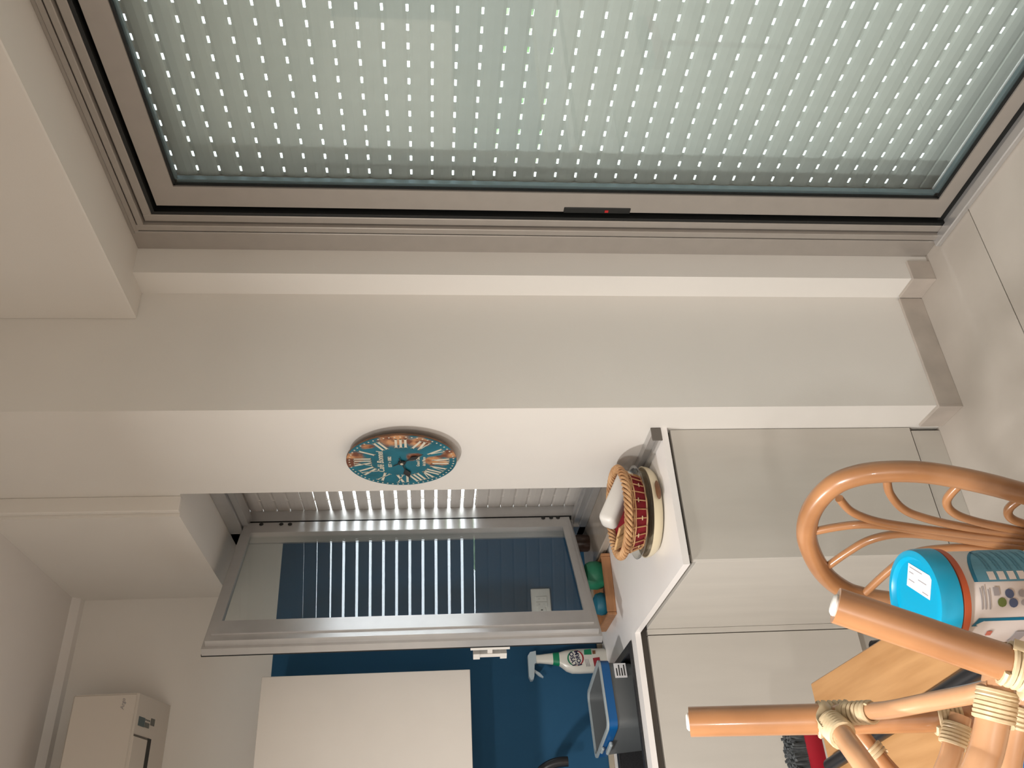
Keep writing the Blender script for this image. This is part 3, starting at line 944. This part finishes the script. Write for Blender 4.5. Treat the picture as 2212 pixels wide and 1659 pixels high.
# tub with a cyan lid
UX, UY = .3475, 1.128
ub = thing('plastic_tub', (UX, UY, TZ), 'white labelled tub with a cyan lid and orange ring on the table', 'tub')
RB = .0625
B().lathe([(RB - .006, 0), (RB - .002, .004), (RB, .03), (RB, .130), (RB - .002, .137)], (UX, UY, TZ), 56).build('body', m_tub, ub, True)
B().lathe([(RB + .001, .1355), (RB + .0045, .138), (RB + .0045, .147), (RB + .001, .149)], (UX, UY, TZ), 56).build('ring', m_orange, ub, True)
B().lathe([(RB + .003, .148), (RB + .0055, .150), (RB + .0050, .172), (RB + .003, .1785), (RB - .001, .180), (RB - .006, .180), (RB - .0085, .177), (RB - .010, .1745), (.01, .1745)], (UX, UY, TZ), 64).build('lid', m_lid, ub, True)
vd = Vector((-UX, -UY, 0)).normalized()
a_c = math.atan2(vd.y, vd.x)
def cylp(name, s0_, s1_, lo, hi, m, off=.0006, n=16):
    # s in degrees, positive to the right as the camera sees it
    b = B()
    prev = None
    for k in range(n + 1):
        s = s0_ + (s1_ - s0_) * k / n
        a = a_c + R(s)
        l, h_ = (lo(s) if callable(lo) else lo), (hi(s) if callable(hi) else hi)
        c = [b.bm.verts.new((UX + (RB + off) * math.cos(a), UY + (RB + off) * math.sin(a), TZ + z)) for z in (l, h_)]
        if prev:
            b.bm.faces.new((prev[0], c[0], c[1], prev[1]))
        prev = c
    return b.build(name, m, ub)
arch = lambda s: .120 - max(0, (s - 25) / 62) ** 2 * .045
cylp('label_border', 17, 88, .02, lambda s: arch(s) + .005, m_lbldark, .0006)
cylp('label_panel', 17, 84, .02, arch, m_lblblue, .0010)
for i in range(6):
    zt_ = .103 - i * .0145
    cylp('label_square', 19, 30, zt_ - .010, zt_, m_tub, .0014, 4)
    cylp('label_text', 33, 72, zt_ - .006, zt_ - .0035, m_lbltext, .0014, 8)
    cylp('label_text', 33, 66, zt_ - .0105, zt_ - .008, m_lbltext, .0014, 8)
cylp('label_tail', -38, -27, lambda s: .128 - abs(s + 36) * .0022, lambda s: .133 - abs(s + 38) * .0008, m_lbldark, .0008, 8)
cylp('label_border', -31, -27, .02, .116, m_lbldark, .0008, 4)
for s, z, r, m in ((-8, .092, .0062, m_lblgreen), (2, .080, .0062, m_lblnavy), (-9, .076, .0062, m_lblnavy), (2, .062, .005, m_lblgrey), (-9, .061, .004, m_lblgrey), (1, .047, .006, m_lblgreen)):
    rd = r / RB * 57.3
    cylp('label_icon', s - rd, s + rd, lambda q, s=s, z=z, r=r, rd=rd: z - r * math.sqrt(max(0, 1 - ((q - s) / rd) ** 2)), lambda q, s=s, z=z, r=r, rd=rd: z + r * math.sqrt(max(0, 1 - ((q - s) / rd) ** 2)), m, .0012, 12)
for i, (z, e) in enumerate(((.121, 10), (.116, 12), (.110, 8))):
    cylp('label_text', -16, e, z - .0018, z, m_lblgrey, .0012, 8)
cylp('label_text', 0, 10, .094, .102, m_lblgrey, .0012, 4)
cylp('label_mark', -54, -46, .100, .108, m_lblred, .0012, 4)
cylp('label_text', -75, -48, .050, .066, m_lblgrey, .0012, 6)
# paper label on the lid
ML = Matrix.Translation((.3655, 1.1095, TZ + .1748)) @ Matrix.Rotation(R(-129.4), 4, 'Z')
lb = B().box((-.0285, -.0165, 0), (.0285, .0165, .0004)).build('lid_label', m_paper, ub, False, ML)
for (x0, x1, y) in ((-.025, .006, .012), (-.025, -.014, .005), (-.002, .018, .001), (-.025, -.010, -.006), (.010, .024, -.012)):
    B().box((x0, y - .0008, .0004), (x1, y + .0008, .0006)).build('print_line', m_lblgrey, lb, False, ML)

bl = thing('blue_container', (.118, 1.235, TZ), 'low blue plastic container on the table under the upturned chair', 'container')
blb = B().lathe([(.045, 0), (.046, .012), (.044, .014), (.030, .0135)], (.118, 1.235, TZ), 32)
blb.build('body', m_bluerim, bl, True)
B().lathe([(.047, .014), (.047, .018), (.030, .019)], (.118, 1.235, TZ), 32).build('cover', m_bluerim, bl, True)

# ------------------------------------------------------------------ rattan helpers
def cane(parent, name, pts, r, m, seg=16, n=8):
    return B().tube(spline(pts, n), r, seg).build(name, m, parent, True)
def ringwrap(parent, p, q, r, turns, rr_=.0028, name='binding'):
    # peel binding wound round a cane of radius r from p to q
    p, q = Vector(p), Vector(q)
    d = (q - p)
    ln = d.length
    d.normalize()
    a = d.orthogonal().normalized()
    b_ = d.cross(a)
    pts = []
    N = turns * 18
    for k in range(N + 1):
        t = k / N
        an = 2 * math.pi * turns * t
        pts.append(p + d * ln * t + (a * math.cos(an) + b_ * math.sin(an)) * (r + rr_ * .35))
    return B().tube(pts, rr_, 6).build(name, m_peel, parent, True)
def strap(parent, pts, wid, m=None):
    return B().tube(spline(pts, 6), wid, 10, flat=.35).build('strap', m or m_peel, parent, True)

# rattan chair turned upside down on the table
c1 = thing('rattan_chair', (.12, 1.0, TZ), 'rattan chair turned upside down on the table, legs in the air', 'chair', 'rattan chairs')
def toV(*a):
    return Vector(a)
A0, A1 = Vector((.250, .828, 1.193)), Vector((.184, .805, 1.054))
Ad = (A1 - A0) / (A0.z - A1.z)
Aend = A0 + Ad * (A0.z - (TZ + .02)) * .9 + Vector((0, 0, 0))
Aend.z = TZ + .045
B0, B1 = Vector((.205, 1.171, 1.263)), Vector((.183, 1.081, .971))
Bend = Vector((.172, 1.03, TZ + .045))
cane(c1, 'leg', [A0, A0.lerp(A1, .5), A1, Aend], .0183, m_rattan, 20)
cane(c1, 'leg', [B0, B0.lerp(B1, .5), B1, Bend], .0188, m_rattan, 20)
C0, C1 = Vector((-.18, .90, 1.215)), Vector((-.12, .93, TZ + .045))
D0, D1 = Vector((-.10, 1.27, 1.26)), Vector((-.09, 1.15, TZ + .045))
cane(c1, 'leg', [C0, C0.lerp(C1, .5), C1], .0183, m_rattan, 20)
cane(c1, 'leg', [D0, D0.lerp(D1, .5), D1], .0185, m_rattan, 20)
for top, nxt in ((A0, A1), (B0, B1), (C0, C1), (D0, D1)):
    d = (top - nxt).normalized()
    a = d.orthogonal().normalized()
    q = d.cross(a)
    b = B()
    b.tube([top - d * .004, top + d * .002, top + d * .0042], [.0115, .0112, .0085], 18)
    b.build('foot_cap', m_plastic, c1, True)
cane(c1, 'stretcher', [(.197, 1.118, 1.092), (.194, 1.085, 1.086), (.184, 1.031, 1.067), (.178, .962, 1.051), (.170, .884, 1.045), (.168, .848, 1.040)], .0102, m_rattan2)
cane(c1, 'stretcher', [(.186, 1.100, 1.107), (.170, 1.072, 1.109), (.154, 1.055, 1.109), (.124, 1.027, 1.109), (.057, .995, 1.094), (-.05, .955, 1.07), (-.13, .925, 1.04)], .0130, m_rattan2)
cane(c1, 'stretcher', [(.190, 1.146, 1.056), (.146, 1.146, 1.030), (.079, 1.126, 1.006), (-.02, 1.16, 1.0), (-.09, 1.19, 1.0)], .0115, m_rattan)
cane(c1, 'stretcher', [(.190, .846, 1.026), (.150, .860, 1.040), (.117, .876, 1.051), (.100, .882, 1.061), (.049, .905, 1.087), (-.06, .915, 1.09), (-.15, .912, 1.08)], .0160, m_rattan2, 20)
cane(c1, 'stretcher', [(.178, 1.053, .960), (.136, 1.064, .981), (.093, 1.070, 1.007), (.0, 1.10, 1.02), (-.09, 1.16, 1.0)], .0125, m_rattan2)
cane(c1, 'stretcher', [(.190, .925, .948), (.147, .954, .961), (.090, .974, .979), (-.02, .98, .99), (-.13, .93, .98)], .0135, m_rattan2)
# seat ring and woven seat resting on the table
sp_ = [(.02 + .215 * math.cos(2 * math.pi * k / 40), .985 + .215 * math.sin(2 * math.pi * k / 40), TZ + .032) for k in range(40)]
B().tube(sp_, .017, 14, closed=True).build('seat_ring', m_rattan, c1, True)
B().lathe([(.205, .026), (.205, .034), (.0, .036)][:2], (.02, .985, TZ), 40).build('seat', m_peel, c1, True)
# bindings
ringwrap(c1, (.1935, 1.128, 1.108), (.1915, 1.117, 1.070), .0190, 6, .0032)
ringwrap(c1, (.186, 1.050, 1.073), (.193, 1.092, 1.088), .0104, 7, .0028)
ringwrap(c1, (.193, 1.092, 1.088), (.186, 1.050, 1.073), .0112, 6, .0024)
ringwrap(c1, (.182, 1.092, 1.1075), (.163, 1.064, 1.109), .0135, 6, .0034)
ringwrap(c1, (.160, 1.146, 1.0385), (.148, 1.146, 1.031), .0118, 3, .0026)
ringwrap(c1, (.166, .854, 1.0345), (.139, .8645, 1.0435), .0162, 7, .0029)
ringwrap(c1, (.1835, 1.083, .977), (.1815, 1.074, .950), .0191, 6, .0028)
ringwrap(c1, (.168, 1.056, .966), (.146, 1.0625, .977), .0128, 6, .0026)
ringwrap(c1, (.166, .941, .955), (.146, .9545, .9615), .0138, 5, .0028)
ringwrap(c1, (A0 + (A1 - A0) * 1.02), (A0 + (A1 - A0) * 1.28), .0186, 7, .0030)
strap(c1, [(.196, .790, 1.045), (.186, .787, 1.030), (.172, .813, 1.018), (.160, .838, 1.024)], .010)
strap(c1, [(.206, 1.107, 1.100), (.200, 1.100, 1.105), (.186, 1.095, 1.116), (.172, 1.080, 1.118)], .010)

# rattan chair standing beyond the table, fan back
c2 = thing('rattan_chair', (.62, 1.47, 0), 'upright rattan chair with a hooped fan back behind the tub', 'chair', 'rattan chairs')
p0 = Vector((.5822, 1.4655, .8981))
e_ = Vector((-.2588, .9659, 0))
u_ = Vector((.2008, .0538, .9781))
n_ = Vector((.9448, .2532, -.2079))
def HP(a, b_, c=0):
    return p0 + e_ * a + u_ * b_ + n_ * c
hoop = [(.148, -.43), (.160, -.33), (.168, -.265), (.171, -.213), (.170, -.169), (.160, -.126), (.123, -.075), (.065, -.031), (0, 0), (-.073, .009), (-.138, -.007), (-.174, -.043), (-.193, -.092), (-.201, -.143), (-.200, -.198), (-.194, -.255), (-.184, -.315), (-.165, -.43)]
cane(c2, 'back_hoop', [HP(*q) for q in hoop], .0188, m_rattan, 22, 6)
ribs = [[(-.108, -.026), (-.078, -.058), (-.062, -.105), (-.059, -.165), (-.061, -.263), (-.065, -.370), (-.06, -.43)],
        [(-.172, -.088), (-.136, -.106), (-.101, -.141), (-.085, -.184), (-.076, -.257), (-.077, -.364), (-.072, -.43)],
        [(-.190, -.206), (-.144, -.201), (-.114, -.224), (-.099, -.272), (-.091, -.356), (-.085, -.43)],
        [(-.180, -.322), (-.140, -.310), (-.113, -.330), (-.101, -.391), (-.097, -.43)],
        [(-.003, -.004), (-.027, -.041), (-.047, -.086), (-.053, -.142), (-.049, -.243), (-.052, -.375), (-.048, -.43)],
        [(.105, -.064), (.043, -.090), (-.003, -.117), (-.032, -.162), (-.041, -.230), (-.041, -.304), (-.038, -.38), (-.035, -.43)],
        [(.168, -.158), (.081, -.177), (.015, -.201), (-.014, -.247), (-.027, -.300), (-.027, -.385), (-.022, -.43)],
        [(.172, -.253), (.082, -.261), (.020, -.286), (-.004, -.324), (-.014, -.388), (-.010, -.43)]]
for i, rb in enumerate(ribs):
    cane(c2, 'back_rib', [HP(a, b_, .002 * ((i % 2) * 2 - 1)) for a, b_ in rb], .0076, m_rattan, 12, 8)
st = HP(-.01, -.44)
sr = [Vector((st.x - .20, st.y - .02, .45)) + Vector((.215 * math.cos(2 * math.pi * k / 36), .215 * math.sin(2 * math.pi * k / 36), 0)) for k in range(36)]
B().tube(sr, .018, 14, closed=True).build('seat_ring', m_rattan, c2, True)
B().lathe([(.205, .44), (.205, .452)], (st.x - .20, st.y - .02, 0), 36).build('seat', m_peel, c2)
for k in range(4):
    a = R(45 + 90 * k)
    q0 = Vector((st.x - .20 + .19 * math.cos(a), st.y - .02 + .19 * math.sin(a), .45))
    q1 = Vector((st.x - .20 + .22 * math.cos(a), st.y - .02 + .22 * math.sin(a), .0))
    cane(c2, 'leg', [q0, q0.lerp(q1, .5), q1], .0183, m_rattan, 16, 4)

# ------------------------------------------------------------------ broom, head up
br = thing('broom', (.24, 2.36, 0), 'red broom with grey bristles standing head up by the sink cabinet', 'broom')
YBm = 2.40
B().box((.08, YBm - .030, .560), (.385, YBm + .030, .612), .008, seg=2).build('head', m_red, br, True)
b = B()
for i in range(58):
    for k in range(6):
        x = .086 + i * .0051
        y = YBm - .024 + k * .0096
        jx, jy = random.uniform(-.004, .004), random.uniform(-.006, .006)
        b.tube([(x, y, .608), (x + jx, y + jy, .632), (x + jx * 2.2, y + jy * 2.2, .648 + random.uniform(-.004, .004))], [.0042, .0048, .0040], 5)
bo = b.build('bristles', m_brist, br)
bo['kind'] = 'stuff'
B().tube([(.23, YBm, .57), (.23, YBm, .0)], .011, 12).build('handle', m_red, br, True)
